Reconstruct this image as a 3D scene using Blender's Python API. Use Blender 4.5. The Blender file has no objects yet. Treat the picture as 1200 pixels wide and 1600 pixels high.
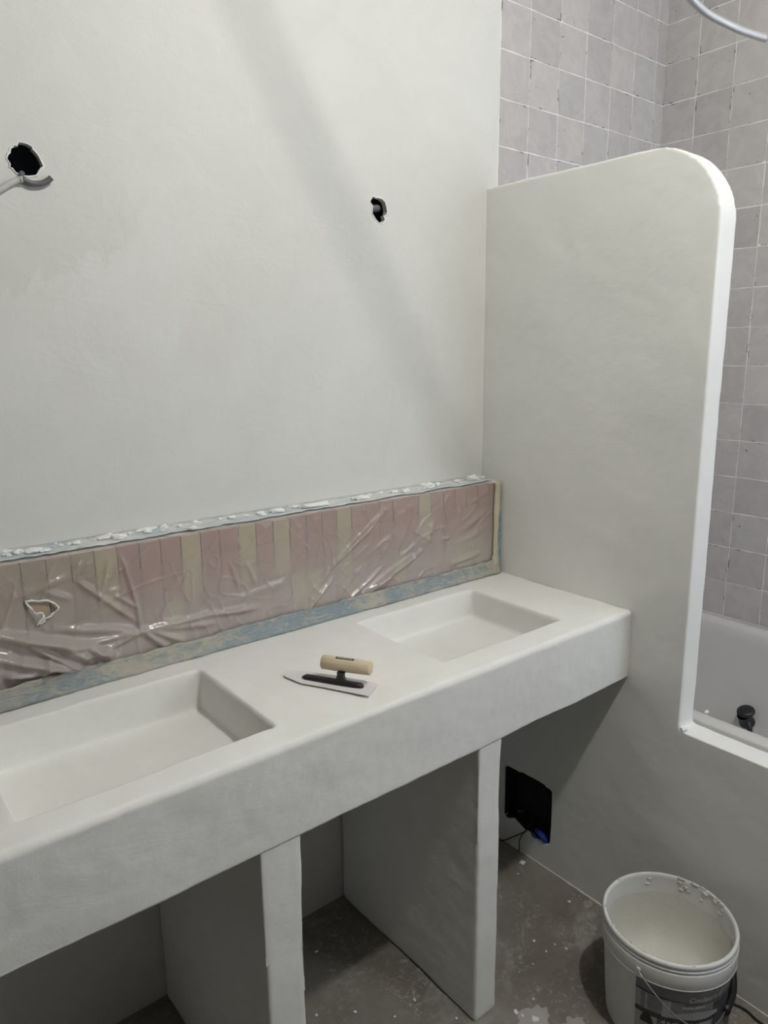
import bpy, bmesh, math, random
from mathutils import Vector, Matrix, noise
random.seed(7)
C = bpy.context.scene.collection
PI = math.pi

# ------------------------------------------------------------------ camera, light, exposure
cam = bpy.data.cameras.new('camera'); camo = bpy.data.objects.new('camera', cam); C.objects.link(camo)
right = Vector((0.7804328424, -0.6251511620, -0.0105168008))
up = Vector((0.1412477318, 0.1598967888, 0.9769759837))
fwd = Vector((0.6090760681, 0.7639496182, -0.2130899437))
M = Matrix((right, up, -fwd)).transposed().to_4x4(); M.translation = Vector((-1.54796, -1.48007, 1.49854))
camo.matrix_world = M
cam.sensor_fit = 'VERTICAL'; cam.sensor_height = 36.0; cam.lens = 36.0 * 1143.70 / 1600.0
cam.clip_start = 0.02
bpy.context.scene.camera = camo

w = bpy.data.worlds.new('world'); bpy.context.scene.world = w; w.use_nodes = True
w.node_tree.nodes['Background'].inputs[0].default_value = (0.8, 0.9, 1.0, 1); w.node_tree.nodes['Background'].inputs[1].default_value = 1.0

LAMP = Vector((-0.62, -1.40, 2.70))
def light(name, kind, loc, energy, color, **k):
    l = bpy.data.lights.new(name, kind); l.energy = energy; l.color = color
    for a, b in k.items(): setattr(l, a, b)
    o = bpy.data.objects.new(name, l); C.objects.link(o); o.location = loc
    return o
light('ceiling_bulb', 'POINT', LAMP, 54, (0.99, 0.975, 0.915), shadow_soft_size=0.042)
# daylight through the window behind the bathtub end
win = light('window_daylight', 'AREA', (0.42, -2.36, 1.75), 11, (0.78, 0.86, 1.0), shape='RECTANGLE', size=0.6, size_y=1.0)
win.rotation_euler = (PI/2, 0, 0)
vs = bpy.context.scene.view_settings
vs.view_transform = 'Standard'; vs.look = 'None'; vs.gamma = 1.0; vs.use_curve_mapping = False
vs.exposure = 0.0

# ------------------------------------------------------------------ materials
class N:
    def __init__(s, name):
        s.m = bpy.data.materials.new(name); s.m.use_nodes = True; s.t = s.m.node_tree
        s.b = s.t.nodes['Principled BSDF']; s.out = s.t.nodes['Material Output']
        s.obj = None
    def n(s, kind, **ins):
        x = s.t.nodes.new(kind)
        for k, v in ins.items():
            if k in x.inputs: s.set(x.inputs[k], v)
            else: setattr(x, k, v)
        return x
    def set(s, sock, v):
        if hasattr(v, 'is_output'): s.t.links.new(v, sock)
        else: sock.default_value = v
    def co(s, world=True):
        if world: return s.n('ShaderNodeNewGeometry').outputs['Position']
        return s.n('ShaderNodeTexCoord').outputs['Object']
    def map(s, v, scale):
        x = s.n('ShaderNodeMapping'); s.set(x.inputs['Vector'], v); x.inputs['Scale'].default_value = scale; return x.outputs[0]
    def noise(s, v, scale, detail=4, rough=.55, dist=0):
        x = s.n('ShaderNodeTexNoise'); s.set(x.inputs['Vector'], v); x.inputs['Scale'].default_value = scale
        x.inputs['Detail'].default_value = detail; x.inputs['Roughness'].default_value = rough; x.inputs['Distortion'].default_value = dist
        return x.outputs['Fac']
    def ramp(s, f, stops):
        x = s.n('ShaderNodeValToRGB'); s.set(x.inputs[0], f); e = x.color_ramp.elements
        while len(e) > 1: e.remove(e[-1])
        for i, (p, c) in enumerate(stops):
            q = e[0] if i == 0 else e.new(p)
            q.position = p; q.color = (c if len(c) == 4 else (*c, 1)) if hasattr(c, '__len__') else (c, c, c, 1)
        return x.outputs[0]
    def mix(s, f, a, b, mode='MIX'):
        x = s.n('ShaderNodeMix'); x.data_type = 'RGBA'; x.blend_type = mode
        s.set(x.inputs[0], f)
        for sock, v in ((x.inputs[6], a), (x.inputs[7], b)):
            s.set(sock, v if hasattr(v, 'is_output') else ((*v, 1) if len(v) == 3 else v))
        return x.outputs[2]
    def math(s, op, a, b=0.0):
        x = s.n('ShaderNodeMath'); x.operation = op; s.set(x.inputs[0], a); s.set(x.inputs[1], b); return x.outputs[0]
    def bump(s, h, strength=.3, dist=.01, prev=None):
        x = s.n('ShaderNodeBump'); s.set(x.inputs['Height'], h); x.inputs['Strength'].default_value = strength; x.inputs['Distance'].default_value = dist
        if prev: s.set(x.inputs['Normal'], prev)
        return x.outputs[0]
    def fin(s, color=None, rough=.6, metal=0, normal=None, spec=None):
        if color is not None: s.set(s.b.inputs['Base Color'], color if hasattr(color, 'is_output') else (*color, 1))
        s.set(s.b.inputs['Roughness'], rough); s.b.inputs['Metallic'].default_value = metal
        if normal: s.set(s.b.inputs['Normal'], normal)
        if spec is not None: s.b.inputs['Specular IOR Level'].default_value = spec
        return s.m

def plaster_mat(name, a, b, bumps=.35, patch=False, rough=.75):
    n = N(name); p = n.co()
    big = n.noise(p, 1.6, 5, .6, .6); mid = n.noise(p, 9, 6, .6, .8)
    f = n.math('ADD', n.math('MULTIPLY', big, .65), n.math('MULTIPLY', mid, .35))
    col = n.mix(n.ramp(f, [(.38, 0.0), (.62, 1.0)]), a, b)
    if patch:      # a damp, unsmoothed swipe of fresh plaster with a ragged lower edge, left of the wall
        sx = n.n('ShaderNodeSeparateXYZ'); n.set(sx.inputs[0], p); x, z = sx.outputs[0], sx.outputs[2]
        rag = n.math('MULTIPLY', n.math('SUBTRACT', n.noise(n.map(p, (1, 1, .5)), 22, 5, .65, 1.2), .5), .22)
        lim = n.math('ADD', n.math('MULTIPLY', n.math('ADD', x, 1.20), .45), 1.60)   # lower limit rises to the right
        up_ = n.math('MULTIPLY', n.math('SUBTRACT', n.math('ADD', z, rag), lim), 45)
        dn_ = n.math('MULTIPLY', n.math('SUBTRACT', 1.86, n.math('ADD', z, rag)), 6)
        rt_ = n.math('MULTIPLY', n.math('SUBTRACT', -.955, n.math('ADD', x, rag)), 16)
        cl = lambda v: n.ramp(v, [(0, 0.0), (1, 1.0)])
        mk = n.math('MULTIPLY', n.math('MULTIPLY', cl(up_), cl(dn_)), cl(rt_))
        col = n.mix(n.math('MULTIPLY', mk, .36), col, (a[0]*.86, a[1]*.845, a[2]*.83))
    fine = n.noise(p, 70, 5, .7); strk = n.noise(n.map(p, (5, 5, 11)), 2, 4, .6, 2.0)
    h = n.math('ADD', n.math('MULTIPLY', fine, .25), n.math('ADD', n.math('MULTIPLY', strk, .6), mid))
    return n.fin(col, rough, 0, n.bump(h, bumps, .004), .25)

WALLP = plaster_mat('wall_plaster', (.69, .69, .655), (.745, .74, .712), .28, True)
PART = plaster_mat('partition_plaster', (.79, .795, .765), (.835, .835, .81), .2)
COUNT = plaster_mat('counter_plaster', (.775, .77, .735), (.84, .835, .80), .25)
CHALK = plaster_mat('chalk_white_plaster', (.84, .84, .82), (.90, .90, .88), .6)
DARKWALL = plaster_mat('dark_unseen_wall', (.055, .052, .048), (.09, .085, .08), .4)  # unseen side and rear walls, made very dark to cut bounced light
CEIL = plaster_mat('ceiling_paint', (.40, .40, .385), (.45, .45, .43), .1)

def floor_mat():
    n = N('concrete_floor'); p = n.co()
    a = n.noise(p, 3.2, 6, .65, .8); b = n.noise(p, 62, 6, .75, .8); c = n.noise(p, 7, 3, .5)
    col = n.mix(n.ramp(a, [(.35, 0.0), (.66, 1.0)]), (.19, .17, .14), (.30, .278, .245))
    sp = n.math('MULTIPLY', n.ramp(b, [(.52, 0.0), (.64, 1.0)]), n.ramp(c, [(.42, 0.0), (.6, 1.0)]))
    col = n.mix(n.math('MULTIPLY', sp, .7), col, (.50, .49, .455))
    near = n.noise(p, 2.0, 5, .7, 1.5)
    col = n.mix(n.math('MULTIPLY', n.ramp(near, [(.56, 0.0), (.68, 1.0)]), .45), col, (.55, .54, .50))
    return n.fin(col, .85, 0, n.bump(b, .5, .004), .2)
FLOOR = floor_mat()

def tile_mat():
    n = N('glazed_tile'); oi = n.n('ShaderNodeObjectInfo').outputs['Random']
    p = n.co(False)
    off = n.n('ShaderNodeVectorMath'); off.operation = 'ADD'; n.set(off.inputs[0], p)
    cmb = n.n('ShaderNodeCombineXYZ'); n.set(cmb.inputs[0], n.math('MULTIPLY', oi, 37.0)); n.set(cmb.inputs[1], n.math('MULTIPLY', oi, 91.0)); n.set(off.inputs[1], cmb.outputs[0])
    q = off.outputs[0]
    base = n.ramp(oi, [(0, (.45, .43, .43)), (.3, (.52, .495, .49)), (.6, (.585, .55, .54)), (.85, (.50, .485, .49)), (1, (.55, .53, .525))])
    cl = n.noise(q, 16, 5, .6, 1.2)
    col = n.mix(n.ramp(cl, [(.3, 0.0), (.7, 1.0)]), n.mix(.18, base, (.32, .31, .31)), n.mix(.25, base, (.74, .71, .70)))
    # chips along the edges
    sx = n.n('ShaderNodeSeparateXYZ'); n.set(sx.inputs[0], p)
    ed = n.math('MAXIMUM', n.math('ABSOLUTE', sx.outputs[0]), n.math('ABSOLUTE', sx.outputs[1]))
    chip = n.math('MULTIPLY', n.ramp(n.math('MULTIPLY', n.math('SUBTRACT', ed, .0535), 300.0), [(0, 0.0), (1, 1.0)]), n.ramp(n.noise(q, 26, 4, .7), [(.58, 0.0), (.64, 1.0)]))
    pit = n.math('MULTIPLY', n.ramp(n.noise(q, 90, 2, .5), [(.70, 0.0), (.74, 1.0)]), n.ramp(n.noise(q, 12, 2), [(.55, 0.0), (.62, 1.0)]))
    col = n.mix(n.math('MAXIMUM', chip, pit), col, (.10, .085, .085))
    return n.fin(col, .32, 0, n.bump(n.noise(q, 22, 3, .5), .12, .003), .45)
TILE = tile_mat()
def simple(name, c, rough=.5, metal=0, var=.06, scale=30, bump=.0, world=False, spec=None):
    n = N(name); p = n.co(world); f = n.noise(p, scale, 4, .6)
    col = n.mix(n.ramp(f, [(.3, 0.0), (.7, 1.0)]), tuple(x*(1-var) for x in c), tuple(min(1, x*(1+var)) for x in c))
    return n.fin(col, rough, metal, n.bump(f, bump, .003) if bump else None, spec)
GROUT = simple('grout', (.88, .87, .86), .8, 0, .05, 40, .2)
BLACKP = simple('black_plastic', (.012, .012, .014), .42, 0, .2, 60, .1)
DARK = simple('dark_cavity', (.012, .012, .015), .9, 0, .3, 20)
ACRYL = simple('tub_acrylic', (.60, .59, .575), .28, 0, .02, 6)
STEEL = simple('trowel_steel', (.80, .775, .785), .36, .08, .05, 14, .05)
WIREM = simple('wire_steel', (.45, .45, .44), .35, .9, .08, 60)
HOSE = simple('grey_conduit', (.66, .68, .71), .22, .75, .06, 40)
CABLE = simple('grey_cable', (.56, .56, .53), .6, 0, .08, 50, .1)
CABLED = simple('dark_grey_cable_sleeve', (.13, .13, .135), .55, 0, .15, 60, .1)
BLUEP = simple('blue_cap', (.02, .05, .30), .5, 0, .3, 80, .3)
PAIL = simple('bucket_plastic', (.78, .78, .765), .42, 0, .05, 12, .05)
RESID = plaster_mat('plaster_residue', (.66, .645, .575), (.76, .75, .70), .5)
SMEAR = plaster_mat('dried_smear', (.40, .385, .35), (.52, .51, .48), .6)
def wood_mat():
    n = N('pale_wood'); p = n.map(n.co(False), (90, 90, 8))
    f = n.noise(p, 1.0, 5, .6, .6)
    col = n.mix(n.ramp(f, [(.3, 0.0), (.7, 1.0)]), (.60, .49, .32), (.74, .64, .46))
    return n.fin(col, .55, 0, n.bump(f, .15, .001), .3)
WOOD = wood_mat()
BRASS = simple('frame_white', (.8, .8, .8), .5)

def strip_mat(name, c1, c2):
    n = N(name); oi = n.n('ShaderNodeObjectInfo').outputs['Random']; p = n.co()
    col = n.mix(oi, c1, c2); f = n.noise(p, 30, 4, .6)
    col = n.mix(n.math('MULTIPLY', f, .35), col, (.62, .50, .42))
    return n.fin(col, .35, 0, n.bump(f, .2, .003), .4)
PINK = strip_mat('pink_strip_tile', (.40, .205, .18), (.47, .27, .235))
BEIGE = strip_mat('beige_strip_tile', (.52, .45, .27), (.60, .53, .34))
BROWN = strip_mat('brown_strip_tile', (.34, .26, .185), (.40, .31, .225))

def film_mat():
    n = N('plastic_film'); p = n.co()
    f = n.noise(p, 9, 4, .55, 1.2); g = n.noise(n.map(p, (60, 60, 30)), 1.0, 4, .55, 1.0)
    n.fin(n.mix(f, (.52, .475, .44), (.62, .575, .54)), .22, 0, n.bump(n.math('ADD', f, n.math('MULTIPLY', g, .30)), .28, .006), .75)
    sx = n.n('ShaderNodeSeparateXYZ'); n.set(sx.inputs[0], p)      # it clings to the tiles along the top and stands off, hazier, below
    lo_ = n.ramp(n.math('MULTIPLY', n.math('SUBTRACT', 1.16, n.math('ADD', sx.outputs[2], n.math('MULTIPLY', f, .13))), 6.5), [(0, 0.0), (1, 1.0)])
    tr = n.n('ShaderNodeBsdfTransparent'); tr.inputs[0].default_value = (.97, .95, .94, 1)
    mx = n.n('ShaderNodeMixShader'); n.set(mx.inputs[0], n.math('ADD', n.math('MULTIPLY', lo_, .26), n.math('ADD', n.math('MULTIPLY', f, .16), .30)))
    n.set(mx.inputs[1], tr.outputs[0]); n.set(mx.inputs[2], n.b.outputs[0]); n.set(n.out.inputs[0], mx.outputs[0])
    return n.m
FILM = film_mat()
FILMW = simple('torn_film_edge', (.80, .79, .77), .5, 0, .1, 80, .3)

def tape_mat(name, blue, cream, bias, stretch):
    n = N(name); p = n.co()
    a = n.noise(n.map(p, stretch), 1.0, 5, .65, 1.6); b = n.noise(p, 6, 3, .5, .8)
    f = n.math('ADD', n.math('MULTIPLY', a, .55), n.math('MULTIPLY', b, .45))
    col = n.mix(n.ramp(f, [(bias-.07, 0.0), (bias+.07, 1.0)]), blue, cream)
    d = n.noise(n.map(p, (stretch[0]*1.8, stretch[1], stretch[2]*1.8)), 1.3, 5, .7, 1.5)
    col = n.mix(n.math('MULTIPLY', n.ramp(d, [(.60, 0.0), (.68, 1.0)]), .7), col, (.07, .13, .22))
    col = n.mix(n.math('MULTIPLY', n.ramp(d, [(.28, 1.0), (.36, 0.0)]), .75), col, (.78, .78, .75))
    return n.fin(col, .6, 0, n.bump(d, .6, .004), .3)
TAPEB = tape_mat('paint_smeared_tape', (.27, .325, .35), (.48, .455, .38), .50, (22, 40, 80))
TAPET = tape_mat('pale_blue_tape', (.50, .56, .59), (.72, .72, .69), .48, (10, 50, 30))
TAPEC = tape_mat('cream_tape', (.52, .48, .33), (.60, .57, .44), .5, (50, 30, 8))
TAPEV = tape_mat('blue_tape', (.16, .25, .38), (.33, .42, .50), .5, (50, 50, 20))
INKW = simple('white_print', (.62, .62, .60), .5)
INKK = simple('black_print', (.02, .02, .022), .5)
INKG = simple('label_grey', (.22, .22, .225), .45, 0, .15, 40)
INKL = simple('label_light_grey', (.40, .41, .41), .45, 0, .15, 40)
INKD = simple('label_dark_blue', (.045, .05, .075), .45, 0, .25, 40)
SHELL = simple('lamp_holder', (.7, .7, .68), .4)
GLASS = simple('window_light_glass', (.8, .88, .95), .1)

# ------------------------------------------------------------------ helpers
def link(name, bm, mat, parent=None, smooth=False):
    me = bpy.data.meshes.new(name)
    bmesh.ops.recalc_face_normals(bm, faces=bm.faces[:])
    bm.to_mesh(me); bm.free()
    if smooth:
        for p in me.polygons: p.use_smooth = True
    for m in (mat if isinstance(mat, (list, tuple)) else [mat]): me.materials.append(m)
    o = bpy.data.objects.new(name, me); C.objects.link(o)
    if parent: o.parent = parent
    return o
def tag(o, label, cat, group=None, kind=None):
    o['label'] = label; o['category'] = cat
    if group: o['group'] = group
    if kind: o['kind'] = kind
    return o
def struct(o, label=None):
    o['kind'] = 'structure'
    if label: o['label'] = label; o['category'] = 'setting'
    return o
def thing(name, label, cat, loc=(0, 0, 0), rz=0, group=None):
    o = bpy.data.objects.new(name, None); C.objects.link(o); o.location = loc; o.rotation_euler = (0, 0, rz)
    o.empty_display_size = .05
    return tag(o, label, cat, group)
def box(bm, x0, x1, y0, y1, z0, z1, bev=0, seg=2):
    r = bmesh.ops.create_cube(bm, size=1)
    vs_ = r['verts']
    for v in vs_: v.co = Vector(((x0+x1)/2 + v.co.x*(x1-x0), (y0+y1)/2 + v.co.y*(y1-y0), (z0+z1)/2 + v.co.z*(z1-z0)))
    if bev:
        es = list({e for v in vs_ for e in v.link_edges})
        bmesh.ops.bevel(bm, geom=es, offset=bev, segments=seg, affect='EDGES', profile=.5)
def B(): return bmesh.new()
def spline(pts, n=8):
    pts = [Vector(p) for p in pts]; out = []
    P = [pts[0]*2-pts[1]] + pts + [pts[-1]*2-pts[-2]]
    for i in range(1, len(P)-2):
        for k in range(n):
            t = k/n; a, b, c, d = P[i-1:i+3]
            out.append(.5*((2*b)+(c-a)*t+(2*a-5*b+4*c-d)*t*t+(3*b-a-3*c+d)*t**3))
    out.append(pts[-1]); return out
def tube(bm, pts, r, seg=10, closed=False, rf=None):
    rings = []; n = len(pts); prev = None
    for i, p in enumerate(pts):
        t = (pts[(i+1) % n] - pts[i-1]) if closed else (pts[min(i+1, n-1)] - pts[max(i-1, 0)])
        t.normalize()
        if prev is None:
            u = t.orthogonal().normalized()
        else:
            u = (prev - t*prev.dot(t)).normalized()
        prev = u; v = t.cross(u); rr = r*(rf(i/(n-1)) if rf else 1)
        rings.append([bm.verts.new(p + (u*math.cos(a)+v*math.sin(a))*rr) for a in [2*PI*k/seg for k in range(seg)]])
    m = n if closed else n-1
    for i in range(m):
        A, D = rings[i], rings[(i+1) % n]
        for k in range(seg): bm.faces.new((A[k], A[(k+1) % seg], D[(k+1) % seg], D[k]))
    if not closed:
        bm.faces.new(rings[0][::-1]); bm.faces.new(rings[-1])
def lathe(bm, prof, seg=48, cap0=False, cap1=False, c=(0, 0, 0)):
    rings = [[bm.verts.new((c[0]+r*math.cos(2*PI*k/seg), c[1]+r*math.sin(2*PI*k/seg), c[2]+z)) for k in range(seg)] for r, z in prof]
    for A, D in zip(rings, rings[1:]):
        for k in range(seg): bm.faces.new((A[k], A[(k+1) % seg], D[(k+1) % seg], D[k]))
    if cap0: bm.faces.new(rings[0][::-1])
    if cap1: bm.faces.new(rings[-1])
def fill(bm, outer, holes=()):
    """triangulated planar face with holes; returns the vertex loops"""
    loops = []; es = []
    for pts in [outer, *holes]:
        vs_ = [bm.verts.new(p) for p in pts]; loops.append(vs_)
        es += [bm.edges.new((vs_[i], vs_[(i+1) % len(vs_)])) for i in range(len(vs_))]
    bmesh.ops.triangle_fill(bm, use_beauty=True, use_dissolve=False, edges=es)
    return loops
def wall_strip(bm, loop, d):
    back = [bm.verts.new(v.co + Vector(d)) for v in loop]
    for i in range(len(loop)):
        j = (i+1) % len(loop); bm.faces.new((loop[i], loop[j], back[j], back[i]))
    return back
texA = bpy.data.textures.new('broad_plaster', 'CLOUDS'); texA.noise_scale = .22; texA.noise_depth = 2
texB = bpy.data.textures.new('fine_plaster', 'CLOUDS'); texB.noise_scale = .035; texB.noise_depth = 3
def plaster_mods(o, vox, sm=6, a=.006, b=.0022):
    m = o.modifiers.new('remesh', 'REMESH'); m.mode = 'VOXEL'; m.voxel_size = vox; m.use_smooth_shade = True
    s = o.modifiers.new('smooth', 'SMOOTH'); s.factor = .5; s.iterations = sm
    for t, st in ((texA, a), (texB, b)):
        d = o.modifiers.new('uneven', 'DISPLACE'); d.texture = t; d.texture_coords = 'GLOBAL'; d.strength = st; d.mid_level = .5

# ------------------------------------------------------------------ room shell
X0, Y0, ZC = -2.30, -2.40, 2.80     # left side wall, rear wall, ceiling
TX, FX = .0395, .8248               # where the tiles start, tiled end wall
def slab(name, mat, dims, label=None):
    bm = B(); box(bm, *dims); return struct(link(name, bm, mat), label)
slab('floor', FLOOR, (X0-.1, FX+.1, Y0-.1, .1, -.06, 0), 'rough grey brown concrete floor with pale plaster specks')
slab('ceiling', CEIL, (X0-.1, FX+.1, Y0-.1, .1, ZC, ZC+.06))
slab('wall_side', DARKWALL, (X0-.08, X0, Y0, .02, 0, ZC))
# rear wall with a window opening behind the end of the bathtub
bm = B()
lo = fill(bm, [(X0, Y0, 0), (FX+.08, Y0, 0), (FX+.08, Y0, ZC), (X0, Y0, ZC)], [[(.12, Y0, 1.25), (.72, Y0, 1.25), (.72, Y0, 2.25), (.12, Y0, 2.25)]])
wall_strip(bm, lo[1], (0, -.08, 0))
struct(link('wall_rear', bm, DARKWALL))
bm = B()
for d in ((.12, .72, 1.25, 1.29), (.12, .72, 2.21, 2.25), (.12, .16, 1.25, 2.25), (.68, .72, 1.25, 2.25), (.405, .435, 1.25, 2.25)):
    box(bm, d[0], d[1], Y0-.07, Y0-.03, d[2], d[3])
wn = struct(link('window_1', bm, BRASS))

holeL = [(-1.1981, 1.8342), (-1.1953, 1.8413), (-1.1919, 1.8444), (-1.1906, 1.8518), (-1.1856, 1.8551), (-1.1831, 1.8591), (-1.1792, 1.8571), (-1.1759, 1.8643), (-1.1703, 1.8636), (-1.1625, 1.8633), (-1.1535, 1.8589), (-1.1549, 1.8561), (-1.1501, 1.8515), (-1.1453, 1.8459), (-1.1419, 1.838), (-1.1395, 1.8298), (-1.1447, 1.8259), (-1.1476, 1.8192), (-1.1527, 1.8134), (-1.1635, 1.8109), (-1.1774, 1.8101), (-1.1865, 1.8141), (-1.191, 1.8197), (-1.1949, 1.8212), (-1.1932, 1.8277)]
holeR = [(-.401, 1.8512), (-.3935, 1.8628), (-.3862, 1.8643), (-.3846, 1.8614), (-.3772, 1.8635), (-.3641, 1.8613), (-.3551, 1.8556), (-.351, 1.8451), (-.3487, 1.8343), (-.3504, 1.8268), (-.3588, 1.8235), (-.3548, 1.8153), (-.3615, 1.8079), (-.3748, 1.8067), (-.3846, 1.8149), (-.395, 1.826), (-.394, 1.8357), (-.3931, 1.8431)]
bm = B()
lo = fill(bm, [(X0, 0, 0), (TX, 0, 0), (TX, 0, ZC), (X0, 0, ZC)], [[(x, 0, z) for x, z in h] for h in (holeL, holeR)])
for l in lo[1:]: wall_strip(bm, l, (0, .014, 0))
wl = struct(link('wall_left', bm, WALLP), 'white plastered wall above the counter with two rough holes')
for h in (holeL, holeR):
    cx = sum(p[0] for p in h)/len(h); cz = sum(p[1] for p in h)/len(h)
    bm = B()
    # dark box behind the plasterboard, open to the room
    rr = .05
    front = [bm.verts.new((cx+rr*a, .0142, cz+rr*b)) for a, b in ((-1, -1), (1, -1), (1, 1), (-1, 1))]
    back = [bm.verts.new((cx+rr*a, .075, cz+rr*b)) for a, b in ((-1, -1), (1, -1), (1, 1), (-1, 1))]
    for i in range(4): bm.faces.new((front[i], front[(i+1) % 4], back[(i+1) % 4], back[i]))
    bm.faces.new(back)
    link('hole_recess', bm, DARK, wl)
    # chipped white paper and plaster lip round the hole
    bm = B(); pts = [Vector((cx+(x-cx)*1.03, -.0002, cz+(z-cz)*1.03)) for x, z in h]
    tube(bm, pts, .0017, 6, True)
    for v in bm.verts: v.co += Vector((noise.noise(v.co*180), noise.noise(v.co*150+Vector((9, 0, 0)))*.5, noise.noise(v.co*170+Vector((0, 5, 0)))))*.0016
    link('chipped_lip', bm, CHALK, wl, True)

# tiled alcove: grout beds with single tiles
PITCH, ZB = .1192, .6108
bm = B(); box(bm, TX, FX+.06, -.0014, .06, 0, ZC)
wa = struct(link('wall_alcove', bm, GROUT), 'narrow wall of square grey mauve tiles behind the half wall')
bm = B(); box(bm, FX-.0014, FX+.08, Y0, .003, 0, ZC)
wr = struct(link('wall_right', bm, GROUT), 'long wall of square grey mauve tiles beside the bathtub')
def tile_mesh(k, wdt=.1162, hgt=.1160):
    bm = B(); rnd = random.Random(k)
    nx = 4
    for s in (0,):
        g = [[bm.verts.new((-wdt/2+wdt*i/nx + (rnd.uniform(-.0008, .0008) if i in (0, nx) else 0), -hgt/2+hgt*j/nx + (rnd.uniform(-.0008, .0008) if j in (0, nx) else 0),
              (.0047 if 0 < i < nx and 0 < j < nx else .0043) + rnd.uniform(-.0002, .0002))) for j in range(nx+1)] for i in range(nx+1)]
        for i in range(nx):
            for j in range(nx): bm.faces.new((g[i][j], g[i+1][j], g[i+1][j+1], g[i][j+1]))
        ring = [g[i][0] for i in range(nx+1)] + [g[nx][j] for j in range(1, nx+1)] + [g[i][nx] for i in range(nx-1, -1, -1)] + [g[0][j] for j in range(nx-1, 0, -1)]
        ring2 = [bm.verts.new(v.co) for v in ring]
        wall_strip(bm, ring2, (0, 0, -.006))
    me = bpy.data.meshes.new('tile'); bmesh.ops.recalc_face_normals(bm, faces=bm.faces[:]); bm.to_mesh(me); bm.free(); me.materials.append(TILE)
    for p in me.polygons[:nx*nx]: p.use_smooth = True
    return me
TM = [tile_mesh(k) for k in range(6)]
def add_tile(parent, loc, wall, sx=1, sy=1):
    o = bpy.data.objects.new('tile', random.choice(TM)); C.objects.link(o); o.parent = parent
    spin = 0 if (sx != 1 or sy != 1) else random.randrange(4)
    base = Matrix.Rotation(PI/2, 4, 'X') if wall == 'y' else Matrix.Rotation(-PI/2, 4, 'Z') @ Matrix.Rotation(PI/2, 4, 'X')
    j = Matrix.Rotation(random.uniform(-.008, .008), 4, 'X') @ Matrix.Rotation(random.uniform(-.008, .008), 4, 'Y') @ Matrix.Rotation(spin*PI/2 + random.uniform(-.004, .004), 4, 'Z')
    o.matrix_local = Matrix.Translation(loc) @ base @ j @ Matrix.Diagonal((sx, sy, 1, 1))
zrows = [(ZB + PITCH*(k+.5), 1) for k in range(18)]
xe = [TX+.001, .159, .2858, .4078, .5305, .650, .7685, FX-.001]
for z, sy in zrows:
    for a, b in zip(xe, xe[1:]):
        add_tile(wa, ((a+b)/2, .002, z), 'y', (b-a-.0032)/.1162, sy)
    for k in range(12):
        yc = .002 - .1192*(k+.5) + .002
        add_tile(wr, (FX+.002, yc, z), 'x', 1, sy)

# ------------------------------------------------------------------ half wall with rounded shoulder and tub apron
T = .0664
prof = [(0.02, 0), (0.02, 1.931)]
for k in range(0, 15):
    a = PI/2*k/14
    prof.append((-.485-.1795*math.sin(a), 1.756+.175*math.cos(a)))
prof += [(-.6645, .604), (Y0, .604), (Y0, 0)]
boxh = [(-.1195, .254), (-.1499, .2604), (-.2008, .2613), (-.2541, .2622), (-.2951, .2598), (-.2985, .2502), (-.3001, .1092), (-.2951, .079), (-.2446, .0758), (-.217, .0823), (-.2034, .0787), (-.1607, .0957), (-.1373, .082), (-.1202, .0821)]
bm = B()
lo = fill(bm, [(0, y, z) for y, z in prof], [[(0, y, z) for y, z in boxh]])
back = wall_strip(bm, lo[0], (T, 0, 0)); bm.faces.new(back)
hb = wall_strip(bm, lo[1], (.05, 0, 0)); bm.faces.new(hb)
bmesh.ops.triangulate(bm, faces=[f for f in bm.faces if len(f.verts) > 4])
pt = struct(link('wall_partition', bm, PART, None, True), 'white plastered half wall with rounded shoulder and low tub apron')
plaster_mods(pt, .0058, 2, .006, .0020)
# electrical box let into the half wall
bm = B()
q = [(-.126, .076), (-.294, .088), (-.292, .253), (-.126, .247)]
fr = [bm.verts.new((-.0005, y, z)) for y, z in boxh]; cy, cz = -.21, .17
bk = [bm.verts.new((.047, cy+(v.co.y-cy)*.93, cz+(v.co.z-cz)*.93)) for v in fr]
for v in fr: v.co.x = .004; v.co.y = cy+(v.co.y-cy)*.985; v.co.z = cz+(v.co.z-cz)*.985
for i in range(len(fr)): bm.faces.new((fr[i], fr[(i+1) % len(fr)], bk[(i+1) % len(fr)], bk[i]))
bm.faces.new(bk)
eb = link('wall_box', bm, DARK)
tag(eb, 'black recessed box in the half wall low under the counter', 'electrical box')
bm = B()
tube(bm, [Vector(p) for p in ((.03, -.150, .236), (.03, -.150, .112), (.03, -.265, .094))], .0022, 6)
link('box_rib', bm, BLACKP, eb)

# ------------------------------------------------------------------ vanity: plastered counter, two sunk basins, support walls
D, ZT, ZU = .52, .8686, .6905
van = thing('vanity_counter', 'long white plastered counter with two rectangular sunk basins', 'counter', (0, 0, 0))
LS = (-1.388, -.976, -.455, -.152, .786); RS = (-.572, -.186, -.446, -.148, .794)
bm = B()
xs = [X0+.002, LS[0], LS[1], RS[0], RS[1], .004]; ys = [-D, -.452, -.150, -.006]
tv = [[bm.verts.new((x, y, ZT)) for y in ys] for x in xs]
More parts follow.
